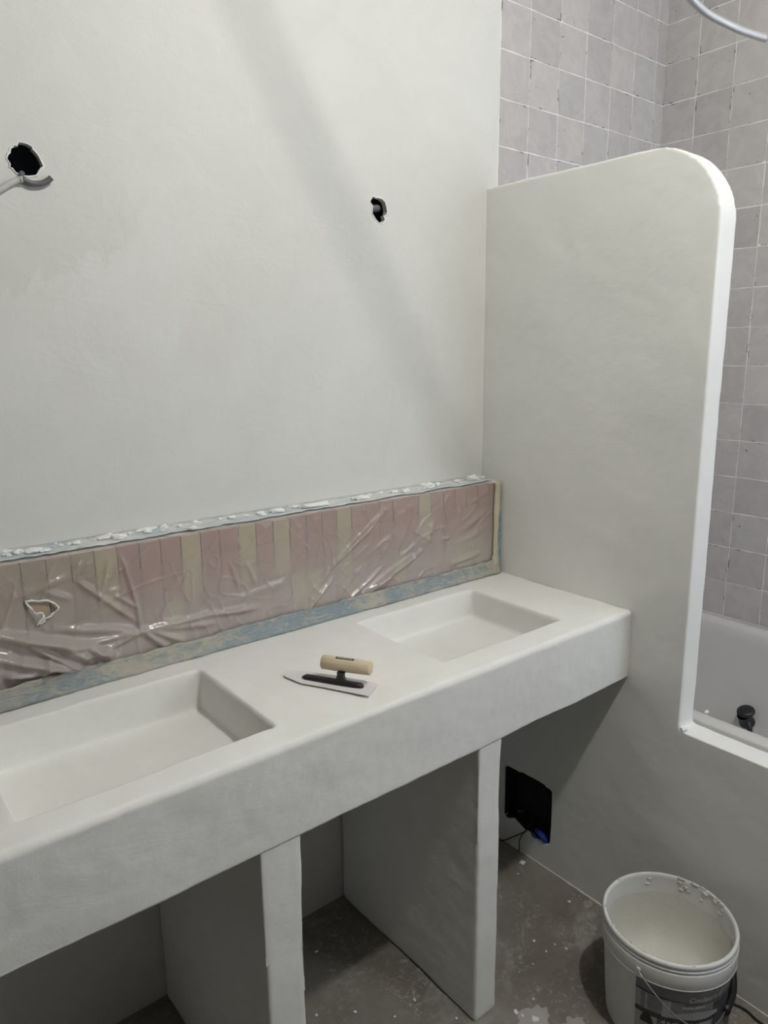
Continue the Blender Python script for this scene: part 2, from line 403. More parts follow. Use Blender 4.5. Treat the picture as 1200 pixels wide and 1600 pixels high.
# exact basin mouths
for (i0, S) in ((1, LS), (3, RS)):
    for i, x in ((i0, S[0]), (i0+1, S[1])):
        tv[i][1].co = (x, S[2], ZT); tv[i][2].co = (x, S[3], ZT)
bv = [[bm.verts.new((x, y, ZU)) for y in ys] for x in xs]
for i in range(5):
    for j in range(3):
        if j == 1 and i in (1, 3): continue
        bm.faces.new((tv[i][j], tv[i+1][j], tv[i+1][j+1], tv[i][j+1]))
    for j in range(3): bm.faces.new((bv[i][j], bv[i][j+1], bv[i+1][j+1], bv[i+1][j]))
    bm.faces.new((tv[i][0], bv[i][0], bv[i+1][0], tv[i+1][0])); bm.faces.new((tv[i][3], tv[i+1][3], bv[i+1][3], bv[i][3]))
for j in range(3):
    bm.faces.new((tv[0][j], tv[0][j+1], bv[0][j+1], bv[0][j])); bm.faces.new((tv[5][j], bv[5][j], bv[5][j+1], tv[5][j+1]))
for (i0, S) in ((1, LS), (3, RS)):
    m = [tv[i0][1], tv[i0+1][1], tv[i0+1][2], tv[i0][2]]; ins = .006
    fl = [bm.verts.new((S[0]+ins, S[2]+ins, S[4])), bm.verts.new((S[1]-ins, S[2]+ins, S[4])), bm.verts.new((S[1]-ins, S[3]-ins, S[4])), bm.verts.new((S[0]+ins, S[3]-ins, S[4]))]
    for k in range(4): bm.faces.new((m[k], m[(k+1) % 4], fl[(k+1) % 4], fl[k]))
    bm.faces.new(fl)
bmesh.ops.recalc_face_normals(bm, faces=bm.faces[:])
fe = [e for e in bm.edges if all(abs(v.co.y+D) < 1e-4 and abs(v.co.z-ZT) < 1e-4 for v in e.verts)]
bmesh.ops.bevel(bm, geom=fe, offset=.010, segments=3, affect='EDGES', profile=.5)
top = link('countertop', bm, COUNT, van, True); plaster_mods(top, .0052, 2, .009, .0022)
def support(x0, x1, flare):
    bm = B(); f = flare
    prof = [(x0, 0), (x1, 0), (x1, ZU-.03), (x1+f*.3, ZU-.012), (x1+f, ZU+.012), (x0-.004, ZU+.012), (x0, ZU-.02)]
    a = [bm.verts.new((x, -D+.0015, z)) for x, z in prof]; b = [bm.verts.new((x, -.005, z)) for x, z in prof]
    bm.faces.new(a); bm.faces.new(b[::-1])
    for i in range(len(prof)): bm.faces.new((a[i], a[(i+1) % len(prof)], b[(i+1) % len(prof)], b[i]))
    bmesh.ops.triangulate(bm, faces=[f_ for f_ in bm.faces if len(f_.verts) > 4])
    o = link('support_wall', bm, COUNT, van, True); plaster_mods(o, .0055, 2, .007, .0022)
support(-.533, -.467, .003); support(-1.050, -.974, .005); support(-1.62, -1.55, .01)

# ------------------------------------------------------------------ tiled ledge under film
LZ, LD = 1.132, .0765
led = thing('tiled_ledge', 'low ledge faced with pink and beige strip tiles behind plastic film', 'ledge', (0, 0, 0))
bm = B(); box(bm, X0+.002, -.001, -.062, -.001, ZT+.006, LZ+.001)
link('ledge_core', bm, CHALK, led)
bm = B(); box(bm, X0+.002, -.001, -.066, -.0621, ZT+.007, LZ)
link('joint_mortar', bm, simple('joint_mortar', (.12, .10, .085), .9, 0, .1, 30), led)
SW = .0436; sm_ = []
for z0, z1 in ((ZT+.008, 1.0), (1.0, LZ+.002)):
    bm = B(); box(bm, -SW/2+.0007, SW/2-.0007, -.006, .006, -(z1-z0)/2+.001, (z1-z0)/2-.001, .0012, 1)
    me = bpy.data.meshes.new('tile'); bm.to_mesh(me); bm.free(); me.materials.append(PINK); sm_.append((me, (z0+z1)/2))
k = 0; x = -.001 - SW/2 - .005
pat = 'PPPPPPBPPPPPBPPPBPBPPBPPPBPBBBBBBBPBBPBPPPBPBPPBPBPPP'
while x > X0 + SW/2:
    for r, (me, zc) in enumerate(sm_):
        o = bpy.data.objects.new('tile', me); C.objects.link(o); o.parent = led
        o.location = (x, -.0705 + random.uniform(-.0008, .0008), zc)
        kind = pat[k % len(pat)] if r else random.choice('PPB')
        m = BROWN if -1.33 < x < -1.16 else (PINK if kind == 'P' else BEIGE)
        o.material_slots[0].link = 'OBJECT'; o.material_slots[0].material = m
    x -= SW; k += 1

# plastic film: wrinkled sheet over the face of the ledge, folded back over its top, with a torn hole
tear = [(-1.2693, 1.065), (-1.2529, 1.0597), (-1.2329, 1.0575), (-1.2147, 1.043), (-1.2164, 1.0365), (-1.2301, 1.0247), (-1.2396, 1.0224), (-1.2475, 1.0151), (-1.2535, 1.0155), (-1.2434, 1.0245), (-1.2435, 1.0336), (-1.2553, 1.0376), (-1.2657, 1.0525)]
def inside(x, z, poly):
    c = False; j = len(poly)-1
    for i in range(len(poly)):
        a, b = poly[i], poly[j]
        if (a[1] > z) != (b[1] > z) and x < (b[0]-a[0])*(z-a[1])/(b[1]-a[1])+a[0]: c = not c
        j = i
    return c
# folds: (x1,z1,x2,z2,height,width)
folds = [(-.4333, 1.1086, -.5923, .9979, .012, .0055), (-.42, 1.118, -.4333, 1.1086, .006, .007), (-.3049, .9861, -.5077, .9067, .013, .007), (-.2597, 1.06, -.3049, .9861, .006, .010), (-.33, 1.04, -.26, 1.00, .004, .005), (-.5933, .966, -.7234, .8604, .010, .006), (-.5923, .9979, -.66, .93, .005, .006), (-.44, .965, -.56, .895, .007, .0045), (-.40, .955, -.50, .895, .006, .0045), (-.50, .985, -.575, .915, .005, .0045),
         (-1.0697, .9741, -1.1825, 1.0874, .008, .005), (-1.06, .955, -1.24, 1.00, .007, .008), (-1.06, .953, -1.20, .955, .008, .006), (-1.06, .951, -1.19, .925, .008, .007), (-1.0672, 1.0034, -1.09, 1.1139, .007, .004), (-1.0672, .957, -1.0672, 1.0034, .008, .004), (-1.09, 1.1, -1.125, 1.05, .005, .004), (-1.10, 1.05, -1.125, 1.05, .004, .004), (-1.115, 1.11, -1.14, 1.03, .005, .004), (-1.15, 1.115, -1.17, 1.095, .006, .004), (-1.165, 1.118, -1.19, 1.095, .006, .004),
         (-1.0672, 1.0034, -1.11, 1.04, .005, .004), (-.911, .9525, -1.06, .955, .009, .007), (-.80, .9418, -.92, .953, .008, .007), (-1.0146, .9071, -1.06, .95, .010, .006), (-.98, .912, -1.05, .952, .009, .006), (-.2131, 1.0943, -.2237, .96, .005, .0035), (-.205, 1.00, -.23, 1.005, .005, .004), (-.90, .93, -1.05, .95, .006, .007),
         (-1.3174, 1.0072, -1.1721, .9496, .026, .009), (-1.1721, .9496, -1.12, .915, .020, .008), (-1.45, 1.03, -1.3174, 1.0072, .020, .010), (-1.322, .9655, -1.1938, .9095, .024, .008), (-1.45, .99, -1.322, .9655, .018, .010), (-1.3254, .9355, -1.2617, .9229, .016, .007), (-1.2726, .9768, -1.1822, .9061, .014, .005), (-1.22, .955, -1.17, .93, .016, .010), (-1.24, .95, -1.26, .91, .012, .006),
         (-1.16, 1.10, -1.30, 1.07, .007, .008), (-1.24, 1.075, -1.19, 1.05, .006, .006), (-.06, 1.06, -.15, 1.02, .006, .010), (-.06, 1.01, -.17, .985, .006, .010), (-.05, 1.12, -.12, 1.09, .005, .004), (-.08, .94, -.20, .93, .007, .008), (-.93, 1.09, -1.00, 1.03, .004, .007), (-.62, 1.10, -.70, 1.0, .003, .010), (-.86, 1.06, -.84, .99, .004, .005), (-.82, 1.05, -.80, 1.0, .004, .005), (-.70, .99, -.90, .965, .004, .010), (-1.6, 1.09, -1.9, .92, .010, .012), (-1.8, 1.1, -2.1, 1.0, .008, .012), (-1.4, 1.1, -1.55, .95, .008, .012)]
def fold_h(x, z):
    h = 0
    for x1, z1, x2, z2, a, wd in folds:
        dx, dz = x2-x1, z2-z1; L2 = dx*dx+dz*dz
        t = max(0, min(1, ((x-x1)*dx+(z-z1)*dz)/L2))
        ex, ez = x-x1-t*dx, z-z1-t*dz; d2 = ex*ex+ez*ez
        if d2 < 9*wd*wd:
            h += a*math.exp(-d2/(wd*wd)) * min(1, .25+3*min(t, 1-t))
    return h
bm = B(); fx0, fx1, fz0, fz1 = X0+.01, -.030, ZT+.006, LZ+.004
FXS = [fx0+(-1.47-fx0)*i/100 for i in range(100)] + [-1.47+(fx1+1.47)*i/720 for i in range(721)]
nx, nz = len(FXS)-1, 104
grid = []
for i in range(nx+1):
    x = FXS[i]; col = []
    for j in range(nz+1):
        z = fz0+(fz1-fz0)*j/nz
        edge = min(1, (fz1-z)/.02)*min(1, (z-fz0)/.012+.3)*min(1, (fx1-x)/.02)
        n1 = abs(noise.noise(Vector((x*9, z*16, 1.7)))); n2 = noise.noise(Vector((x*28, z*34, 4.1)))
        wx = x + .05*noise.noise(Vector((x*5, z*5, 11))); wz = z + .05*noise.noise(Vector((x*5, z*5, 17)))
        cr = max(0, 1-2.2*abs(noise.noise(Vector(((wx-wz)*11, (wx+wz)*5, 23))))); cr2 = max(0, 1-2.5*abs(noise.noise(Vector((wx*22, (wz+.5*wx)*17, 31)))))
        msk = max(0, min(1, .5+1.6*noise.noise(Vector((x*4, z*6, 41)))))
        h = fold_h(x, z) + .0042*cr**7*msk + .0020*cr2**6*(1-msk) + (.0035*n1 + .0011*n2)*(.35+.65*min(1,abs(noise.noise(Vector((x*3,z*4,8))))*2.5)) + (.009*max(0, min(1, (-1.08-x)/.12))*max(0, min(1, (.985-z)/.06)))
        col.append(bm.verts.new((x, -.0785 - max(0, h)*edge, z)))
    for j in range(1, 11):   # over the top of the ledge
        col.append(bm.verts.new((x, -.0785 + .0035*j + .0, LZ+.0045 + .0008*noise.noise(Vector((x*25, j*.5, 2))))))
    grid.append(col)
ntot = nz+11
for i in range(nx):
    xc_ = (FXS[i]+FXS[i+1])/2
    for j in range(ntot-1):
        zc_ = fz0+(fz1-fz0)*(j+.5)/nz
        if j < nz and inside(xc_, zc_, tear): continue
        bm.faces.new((grid[i][j], grid[i+1][j], grid[i+1][j+1], grid[i][j+1]))
film = link('plastic_sheet', bm, FILM, None, True)
tag(film, 'crumpled translucent plastic sheet taped over the pink tiled ledge', 'plastic sheet')
bm = B(); pts = []
for i in range(len(tear)):
    a, b = tear[i], tear[(i+1) % len(tear)]
    for t in (0, .33, .66):
        x = a[0]+(b[0]-a[0])*t + random.uniform(-.0012, .0012); z = a[1]+(b[1]-a[1])*t + random.uniform(-.0012, .0012)
        pts.append(Vector((x, -.0815-fold_h(x, z)-random.uniform(0, .002), z)))
tube(bm, pts, .0018, 6, True)
for v in bm.verts: v.co += Vector((noise.noise(v.co*300), .0, noise.noise(v.co*280+Vector((3, 0, 0)))))*.0022
te = link('torn_edge', bm, FILMW, film, True)
te['label'] = 'white ragged edge of the tear'
bm = B()   # curled flap hanging in the tear
fl = [(-1.266, 1.052), (-1.2553, 1.0385), (-1.249, 1.036), (-1.2425, 1.0335), (-1.2425, 1.025), (-1.2485, 1.0185), (-1.2545, 1.0145), (-1.2605, 1.029), (-1.266, 1.042)]
c0 = bm.verts.new((-1.2545, -.090, 1.0285)); vv = [bm.verts.new((x, -.0835-.002*math.sin(i), z)) for i, (x, z) in enumerate(fl)]
for i in range(len(vv)): bm.faces.new((c0, vv[i], vv[(i+1) % len(vv)]))
link('torn_flap', bm, FILM, film, True)

# ------------------------------------------------------------------ masking tapes
def tape_strip(name, mat, x0, x1, n, low, high, yfun, label, th=.0012, rows=7):
    bm = B(); g = []
    for i in range(n+1):
        x = x0+(x1-x0)*i/n; col = []
        for j in range(rows+1):
            t = j/rows; z = low(x)*(1-t)+high(x)*t
            col.append(bm.verts.new((x, yfun(x, z, t) - .0018*abs(noise.noise(Vector((x*40, z*60, 3)))), z)))
        g.append(col)
    for i in range(n):
        for j in range(rows): bm.faces.new((g[i][j], g[i+1][j], g[i+1][j+1], g[i][j+1]))
    o = link(name, bm, mat, None, True); s = o.modifiers.new('thick', 'SOLIDIFY'); s.thickness = th; s.offset = 0
    return tag(o, label, 'tape')
nz_ = lambda x, s, k: noise.noise(Vector((x*s, k, 0)))
tape_strip('masking_tape', TAPEB, X0+.01, -.012, 420, lambda x: ZT+.002+.0015*nz_(x, 40, 1), lambda x: .9085+.007*nz_(x, 9, 2)+.003*nz_(x, 40, 6)+(.006 if x < -1.15 else 0),
           lambda x, z, t: -.0845 - (1-t)**2*.010 - (1-t)*.002 - (.018 if x < -1.12 else 0)*min(1, max(0, (-1.12-x)/.1))*(t*.9+.1)*.9, 'blue and cream smeared tape strip along the foot of the plastic sheet')
# tape on top of the ledge
bm = B(); g = []
for i in range(401):
    x = X0+.01+(2.28)*i/400; col = []
    for j in range(7):
        y = -.0015-(.056+.012*nz_(x, 12, 3)+.006*nz_(x, 60, 4))*j/6
        col.append(bm.verts.new((x, y, LZ+.0062+.0015*noise.noise(Vector((x*35, y*60, 9)))+(.006*(1-j/1.5) if j < 2 else 0))))
    g.append(col)
for i in range(400):
    for j in range(6): bm.faces.new((g[i][j], g[i+1][j], g[i+1][j+1], g[i][j+1]))
o = link('masking_tape', bm, TAPET, None, True); s = o.modifiers.new('thick', 'SOLIDIFY'); s.thickness = .001; s.offset = 0
tag(o, 'pale blue tape strip along the wall on top of the ledge', 'tape')
# upright tape at the right end
bm = B(); g = []
for i in range(31):
    z = ZT+.004+(LZ+.006-ZT-.004)*i/30; col = []
    l = -.033-.004*nz_(z, 12, 8)+(-.006 if z < .92 else 0); r = -.0065-.008*max(0, 1-abs(z-.97)/.09)
    for j in range(6):
        x = l+(r-l)*j/5; col.append(bm.verts.new((x, -.0822-.0055*math.sin(PI*j/5)-.001*noise.noise(Vector((x*90, z*30, 1))), z)))
    g.append(col)
for i in range(30):
    for j in range(5): bm.faces.new((g[i][j], g[i+1][j], g[i+1][j+1], g[i][j+1]))
o = link('masking_tape', bm, TAPEC, None, True); s = o.modifiers.new('thick', 'SOLIDIFY'); s.thickness = .0012; s.offset = 0
tag(o, 'cream upright tape strip at the right end of the plastic sheet', 'tape')
bm = B(); g = []
for i in range(31):
    z = ZT+.004+(1.045-ZT)*i/30; f = i/30; col = []
    for j in range(5):
        t = j/4; wdt = (.0115*math.sin(PI*min(1, f*.9+.12))**.6+.001)
        col.append(bm.verts.new((-.0015-wdt*(1-t), -.0805-.004*math.sin(PI*t)-.0022*abs(noise.noise(Vector((t*4, z*60, 2)))), z)))
    g.append(col)
for i in range(30):
    for j in range(4): bm.faces.new((g[i][j], g[i+1][j], g[i+1][j+1], g[i][j+1]))
o = link('masking_tape', bm, TAPEV, None, True); s = o.modifiers.new('thick', 'SOLIDIFY'); s.thickness = .001; s.offset = 0
tag(o, 'dark blue sliver of tape in the corner against the half wall', 'tape')

# ------------------------------------------------------------------ plaster crumbs on the ledge
def crumb_mesh(k):
    bm = B(); bmesh.ops.create_icosphere(bm, subdivisions=2, radius=1)
    for v in bm.verts: v.co *= 1 + .55*noise.noise(v.co*1.6+Vector((k*7, 0, 0)))
    zmin = -.55
    for v in bm.verts: v.co.z = max(v.co.z, zmin)
    me = bpy.data.meshes.new('plaster_crumb'); bm.to_mesh(me); bm.free(); me.materials.append(CHALK); return me
CM = [crumb_mesh(k) for k in range(5)]
def crumb(x, y, z, sx, sy, sz, label, group, rz=0):
    o = bpy.data.objects.new('plaster_crumb', random.choice(CM)); C.objects.link(o); o.location = (x, y, z+sz*.5); o.scale = (sx, sy, sz); o.rotation_euler = (0, 0, rz)
    tag(o, label, 'crumb', group)
big = [(-1.235, -.035, .016, .010, .006, 'broad flat white plaster flake on the ledge left end'), (-1.10, -.02, .014, .007, .005, 'white plaster flake on blue tape right of the broad flake'),
       (-1.01, -.012, .020, .006, .006, 'long cream plaster lump against the wall on the ledge'), (-.93, -.06, .009, .006, .004, 'small plaster flake hanging at the ledge front edge'),
       (-.71, -.03, .018, .008, .006, 'low white plaster flake left of the longest smear on the ledge'), (-.60, -.035, .042, .011, .006, 'longest white plaster smear mid way along the ledge'),
       (-.47, -.04, .022, .008, .006, 'pair sized white plaster flake right of the longest smear'), (-.235, -.03, .016, .012, .008, 'raised white plaster lump near the ledge right end'),
       (-.06, -.02, .020, .012, .009, 'white plaster lump in the corner on the ledge right end')]
for x, y, sx, sy, sz, lb in big: crumb(x, y, LZ+.008, sx, sy, sz, lb, 'plaster crumbs on the ledge', random.uniform(-.15, .15))
for k in range(70):
    x = random.uniform(-1.45, -.015); y = -.004-.045*random.random()**1.5
    if random.random() < .35: x = random.choice([-1.23, -1.12, -1.05, -.62, -.5, -.3, -.22, -.08])+random.uniform(-.05, .05)
    x = min(x, -.012)
    s = random.uniform(.0022, .0065)
    crumb(x, y, LZ+.0075, s*random.uniform(1, 2), s, s*.8, 'small white plaster crumb scattered along the ledge top', 'plaster crumbs on the ledge', random.uniform(-.5, .5))

# ------------------------------------------------------------------ finishing trowel
ang = math.atan2(-.866, .5)
tr = thing('plastering_trowel', 'pointed steel plastering trowel with pale round wooden handle on the counter', 'trowel', (0, 0, 0))
ol = [(-.857, -.2871), (-.862, -.2955), (-.8618, -.3044), (-.8539, -.3464), (-.8299, -.3883), (-.7867, -.4733), (-.7412, -.4445), (-.7856, -.3548), (-.8219, -.3008), (-.8398, -.2859), (-.850, -.2835)]
ZP = ZT + .0026
bm = B(); a = [bm.verts.new((x, y, ZP)) for x, y in ol]; b = [bm.verts.new((x, y, ZP+.0012)) for x, y in ol]
bm.faces.new(a[::-1]); bm.faces.new(b)
for i in range(len(ol)): bm.faces.new((a[i], a[(i+1) % len(ol)], b[(i+1) % len(ol)], b[i]))
link('blade', bm, STEEL, tr)
def along(t, s, z):  # trowel frame: t along the blade from the stem, s across
    d = Vector((math.cos(ang), math.sin(ang), 0)); n = Vector((-d.y, d.x, 0)); return Vector((-.797, -.398, z)) + d*t + n*s
bm = B(); g = []
tp = [(-.083, .004), (-.076, .0080), (-.03, .0092), (0, .0095), (.03, .0088), (.043, .0070), (.048, .003)]
for t, hw in tp:
    hh = .008 if -.08 < t < .045 else .0045
    g.append([bm.verts.new(along(t, -hw, ZP+.001)), bm.verts.new(along(t, -hw*.6, ZP+hh)), bm.verts.new(along(t, hw*.6, ZP+hh)), bm.verts.new(along(t, hw, ZP+.001))])
for A, D_ in zip(g, g[1:]):
    for i in range(4): bm.faces.new((A[i], A[(i+1) % 4], D_[(i+1) % 4], D_[i]))
bm.faces.new(g[0]); bm.faces.new(g[-1][::-1])
link('tang', bm, BLACKP, tr, True)
bm = B(); g = []
HZ = .9075
for t, z, a_, b_ in ((0, ZP+.004, .013, .006), (0, ZP+.010, .0085, .005), (.001, ZP+.02, .0065, .0045), (.002, HZ-.010, .0075, .005)):
    g.append([bm.verts.new(along(t+a_*u, b_*v, z)) for u, v in ((-1, -1), (1, -1), (1, 1), (-1, 1))])
for A, D_ in zip(g, g[1:]):
    for i in range(4): bm.faces.new((A[i], A[(i+1) % 4], D_[(i+1) % 4], D_[i]))
bm.faces.new(g[0]); bm.faces.new(g[-1])
link('stem', bm, BLACKP, tr)
bm = B(); lathe(bm, [(.0005, -.0505), (.0125, -.0505), (.0140, -.0490), (.0143, -.02), (.0143, .02), (.0140, .049), (.0125, .0505), (.0005, .0505)], 32, True, True)
hd = link('handle', bm, WOOD, tr, True)
hdir = Vector((.055, -.085, -.0005)).normalized()
hd.matrix_local = Matrix.Translation((-.7825, -.3985, HZ)) @ hdir.to_track_quat('Z', 'X').to_matrix().to_4x4()
bm = B()   # small printed plate on top of the handle
q0 = hd.matrix_local.to_3x3(); ax = hdir; sd = ax.cross(Vector((0, 0, 1))).normalized(); upv = sd.cross(ax)
if upv.z < 0: upv = -upv
def plate(bm, t0, t1, a0, a1, r):
    g = []
    for t in (t0, t1):
        g.append([bm.verts.new(Vector((-.7825, -.3985, HZ)) + ax*t + (upv*math.cos(a)+sd*math.sin(a))*r) for a in [a0+(a1-a0)*k/4 for k in range(5)]])
    for i in range(4): bm.faces.new((g[0][i], g[0][i+1], g[1][i+1], g[1][i]))
plate(bm, -.021, .017, .02, .42, .0147)
pl_ = link('handle_label', bm, INKK, tr); pl_['label'] = 'small dark printed label on the handle'
bm = B()
for k in range(8):
    t = -.0175+.0040*k; plate(bm, t, t+.0027, .16, .28, .01485)
link('label_print', bm, INKW, pl_)

# ------------------------------------------------------------------ bucket
BX, BY = -.178, -.771
bk_ = thing('plaster_bucket', 'white plastic mortar bucket with printed grey label beside the apron', 'bucket', (BX, BY, 0))
bm = B()
lathe(bm, [(.118, .002), (.1215, .0), (.1235, .004), (.1375, .198), (.1385, .2005), (.1425, .2005), (.1440, .203), (.1446, .236), (.1440, .2375), (.1415, .2385), (.1415, .2415), (.1435, .2425), (.1435, .2455), (.1400, .2465)], 72, True)
lathe(bm, [(.1350, .2465), (.1345, .23), (.1320, .19), (.1215, .03), (.110, .022), (.001, .02)], 72)
bmesh.ops.remove_doubles(bm, verts=bm.verts[:], dist=1e-5)
link('body', bm, PAIL, bk_, True)
bm = B()
lathe(bm, [(.1350, .244), (.1345, .252), (.1355, .2585), (.1385, .2605), (.1415, .2595), (.1435, .2560), (.1435, .2520), (.1410, .2490), (.1400, .244)], 72)
link('rim', bm, PAIL, bk_, True)
for z, r in ((.2012, .1432),):
    bm = B(); tube(bm, [Vector((r*math.cos(2*PI*k/64), r*math.sin(2*PI*k/64), z)) for k in range(64)], .0016, 6, True); link('collar_edge', bm, PAIL, bk_, True)
bm = B()
lathe(bm, [(.1328, .212), (.1310, .19), (.1275, .14), (.1215, .105), (.108, .084), (.085, .073), (.045, .067), (.0005, .065)], 48)
for v in bm.verts: v.co.z += .010*noise.noise(v.co*16)
rs = link('plaster_residue', bm, RESID, bk_, True); rs['label'] = 'beige plaster left in the bottom'
bm = B()
for k in range(44):
    a = random.uniform(-.6, .4) if k < 30 else random.uniform(0, 2*PI); r = random.choice([.1345, .137, .1400]); z = .2595 if r < .139 else .257
    if k % 3 == 0: r, z = .1335, random.uniform(.225, .255)
    mm = Matrix.Translation((r*math.cos(a), r*math.sin(a), z)) @ Matrix.Rotation(a, 4, 'Z') @ Matrix.Diagonal((.0022, random.uniform(.003, .011), random.uniform(.0018, .006), 1))
    bmesh.ops.create_icosphere(bm, subdivisions=1, radius=1, matrix=mm)
sp_ = link('plaster_splatter', bm, RESID, bk_, True); sp_['kind'] = 'stuff'
# printed label: bent patches on the body
def rbody(z): return .1235+(.1375-.1235)*(z-.004)/.194
def bent(name, mat, a0, a1, z0, z1, off, parent, shape=None):
    bm = B(); n = 16; rows = 6; g = []
    for i in range(n+1):
        a = math.radians(a0+(a1-a0)*i/n)
        col = []
        for j in range(rows+1):
            lo_, hi_ = (z0, z1) if shape is None else shape(i/n)
            z = lo_+(hi_-lo_)*j/rows; r = rbody(z)+off; col.append(bm.verts.new((r*math.cos(a), r*math.sin(a), z)))
        g.append(col)
    for i in range(n):
        for j in range(rows): bm.faces.new((g[i][j], g[i+1][j], g[i+1][j+1], g[i][j+1]))
    return link(name, bm, mat, parent, True)
lab = bent('label', INKG, 184, 305, .02, .1965, .0004, bk_); lab['label'] = 'grey printed label with a room picture and lettering'
bent('label_picture', INKL, 184.5, 215, .122, .166, .0008, lab)
bent('label_picture', INKG, 189, 193, .122, .164, .0011, lab)
bent('label_picture', INKG, 195, 208, .124, .163, .0011, lab)
bent('label_picture', INKD, 184, 240, 0, 0, .0014, lab, lambda t: (.1665-.004*t, .170-.0065*t))
bent('label_picture', INKL, 208, 213, .118, .16, .0013, lab)
bent('label_picture', INKD, 184, 305, 0, 0, .0013, lab, lambda t: (.108+.002*math.sin(t*5), .117+.003*math.sin(t*7)))
bent('label_picture', INKL, 213, 262, 0, 0, .0010, lab, lambda t: (.112+.008*t, .128+.010*math.sin(t*3)))
bent('label_picture', INKD, 256, 305, .085, .153, .0009, lab)
bent('label_picture', INKK, 226, 305, 0, 0, .0012, lab, lambda t: (.1575+.0025*t, .1590+.0035*t))
bent('label_picture', INKL, 184, 262, .03, .1075, .0009, lab)
# silhouette of a dark jug at the label's left
bent('label_picture', INKK, 189, 202, 0, 0, .0016, lab, lambda t: (.085, .085+.028*math.sin(PI*min(1, t*1.05))**.6))
def text_on(name, txt, mat, a0, zbase, size, off, slope=0, shear=0):
    cu = bpy.data.curves.new(name, 'FONT'); cu.body = txt; cu.size = size; cu.shear = shear; cu.extrude = .0001; cu.resolution_u = 3
    to = bpy.data.objects.new(name, cu); C.objects.link(to); bpy.context.view_layer.update()
    me = bpy.data.meshes.new_from_object(to.evaluated_get(bpy.context.evaluated_depsgraph_get()))
    bpy.data.objects.remove(to)
    for v in me.vertices:
        z = zbase+v.co.y+slope*v.co.x; r = rbody(z)+off+v.co.z; a = math.radians(a0)+v.co.x/rbody(z)
        v.co = (r*math.cos(a), r*math.sin(a), z)
    me.materials.clear(); me.materials.append(mat); me.name = name
    o = bpy.data.objects.new(name, me); C.objects.link(o); o.parent = lab
    return o
text_on('lettering', 'Couleurs d\'', INKW, 229, .1655, .0175, .0016, .03, .25)
text_on('lettering', 'Votre pièce', INKW, 224, .1475, .0105, .0016, .03, .1)
text_on('lettering', 'KIT 5 M²', INKK, 204, .094, .024, .0018)
# bail handle with black grip, hanging to the right
p0 = math.radians(187); axd = Vector((math.cos(p0), math.sin(p0), 0)); od = Vector((math.cos(p0+PI/2), math.sin(p0+PI/2), 0))
Tt = math.radians(42); dn = od*math.cos(Tt) - Vector((0, 0, 1))*math.sin(Tt)
pts = []
for k in range(41):
    f = PI*k/40
    pts.append(Vector((0, 0, .219)) + axd*(.149*math.copysign(abs(math.cos(f))**.75, math.cos(f))) + dn*(.181*math.sin(f)**.85))
bm = B(); tube(bm, pts, .0016, 8); hw = link('handle', bm, WIREM, bk_, True); hw['label'] = 'thin steel wire handle'
bm = B(); gp = [p for i, p in enumerate(pts) if 20 <= i <= 28]
tube(bm, gp, .0085, 12, False, lambda t: 1.0 if .06 < t < .94 else 1.15); gr = link('grip', bm, BLACKP, hw, True); gr['label'] = 'black plastic grip'
for s in (1, -1):
    bm = B(); bmesh.ops.create_cone(bm, cap_ends=True, segments=14, radius1=.005, radius2=.0045, depth=.004, matrix=Matrix.Translation(axd*s*.1465+Vector((0, 0, .219))) @ axd.to_track_quat('Z', 'Y').to_matrix().to_4x4())
    link('pivot', bm, PAIL, bk_)

# ------------------------------------------------------------------ bathtub
tub = thing('bathtub', 'pale acrylic bathtub behind the half wall below the tiles', 'bathtub', (0, 0, 0))
def rrect(x0, x1, y0, y1, r, z, n=6):
    out = []
    for cx, cy, a0 in ((x1-r, y1-r, 0), (x0+r, y1-r, PI/2), (x0+r, y0+r, PI), (x1-r, y0+r, 3*PI/2)):
        for k in range(n+1):
            a = a0+PI/2*k/n; out.append(Vector((cx+r*math.cos(a), cy+r*math.sin(a), z)))
    return out
tx0, tx1, ty0, ty1 = T+.010, FX-.006, -1.78, -.008
L = [rrect(tx0, tx1, ty0, ty1, .01, .565), rrect(tx0, tx1, ty0, ty1, .01, .604), rrect(tx0+.004, tx1-.003, ty0+.004, ty1-.004, .012, .6085),
     rrect(tx0+.040, tx1-.024, ty0+.05, ty1-.05, .07, .6085), rrect(tx0+.050, tx1-.034, ty0+.06, ty1-.06, .08, .604), rrect(tx0+.058, tx1-.044, ty0+.07, ty1-.07, .09, .590), rrect(tx0+.062, tx1-.050, ty0+.075, ty1-.075, .09, .56),
     rrect(tx0+.085, tx1-.075, ty0+.16, ty1-.13, .11, .25), rrect(tx0+.105, tx1-.095, ty0+.20, ty1-.17, .12, .19), rrect(tx0+.16, tx1-.15, ty0+.27, ty1-.24, .10, .165)]
bm = B(); rings = [[bm.verts.new(p) for p in l] for l in L]
for A, D_ in zip(rings, rings[1:]):
    n = len(A)
    for i in range(n): bm.faces.new((A[i], A[(i+1) % n], D_[(i+1) % n], D_[i]))
bm.faces.new(rings[-1])
link('shell', bm, ACRYL, tub, True)
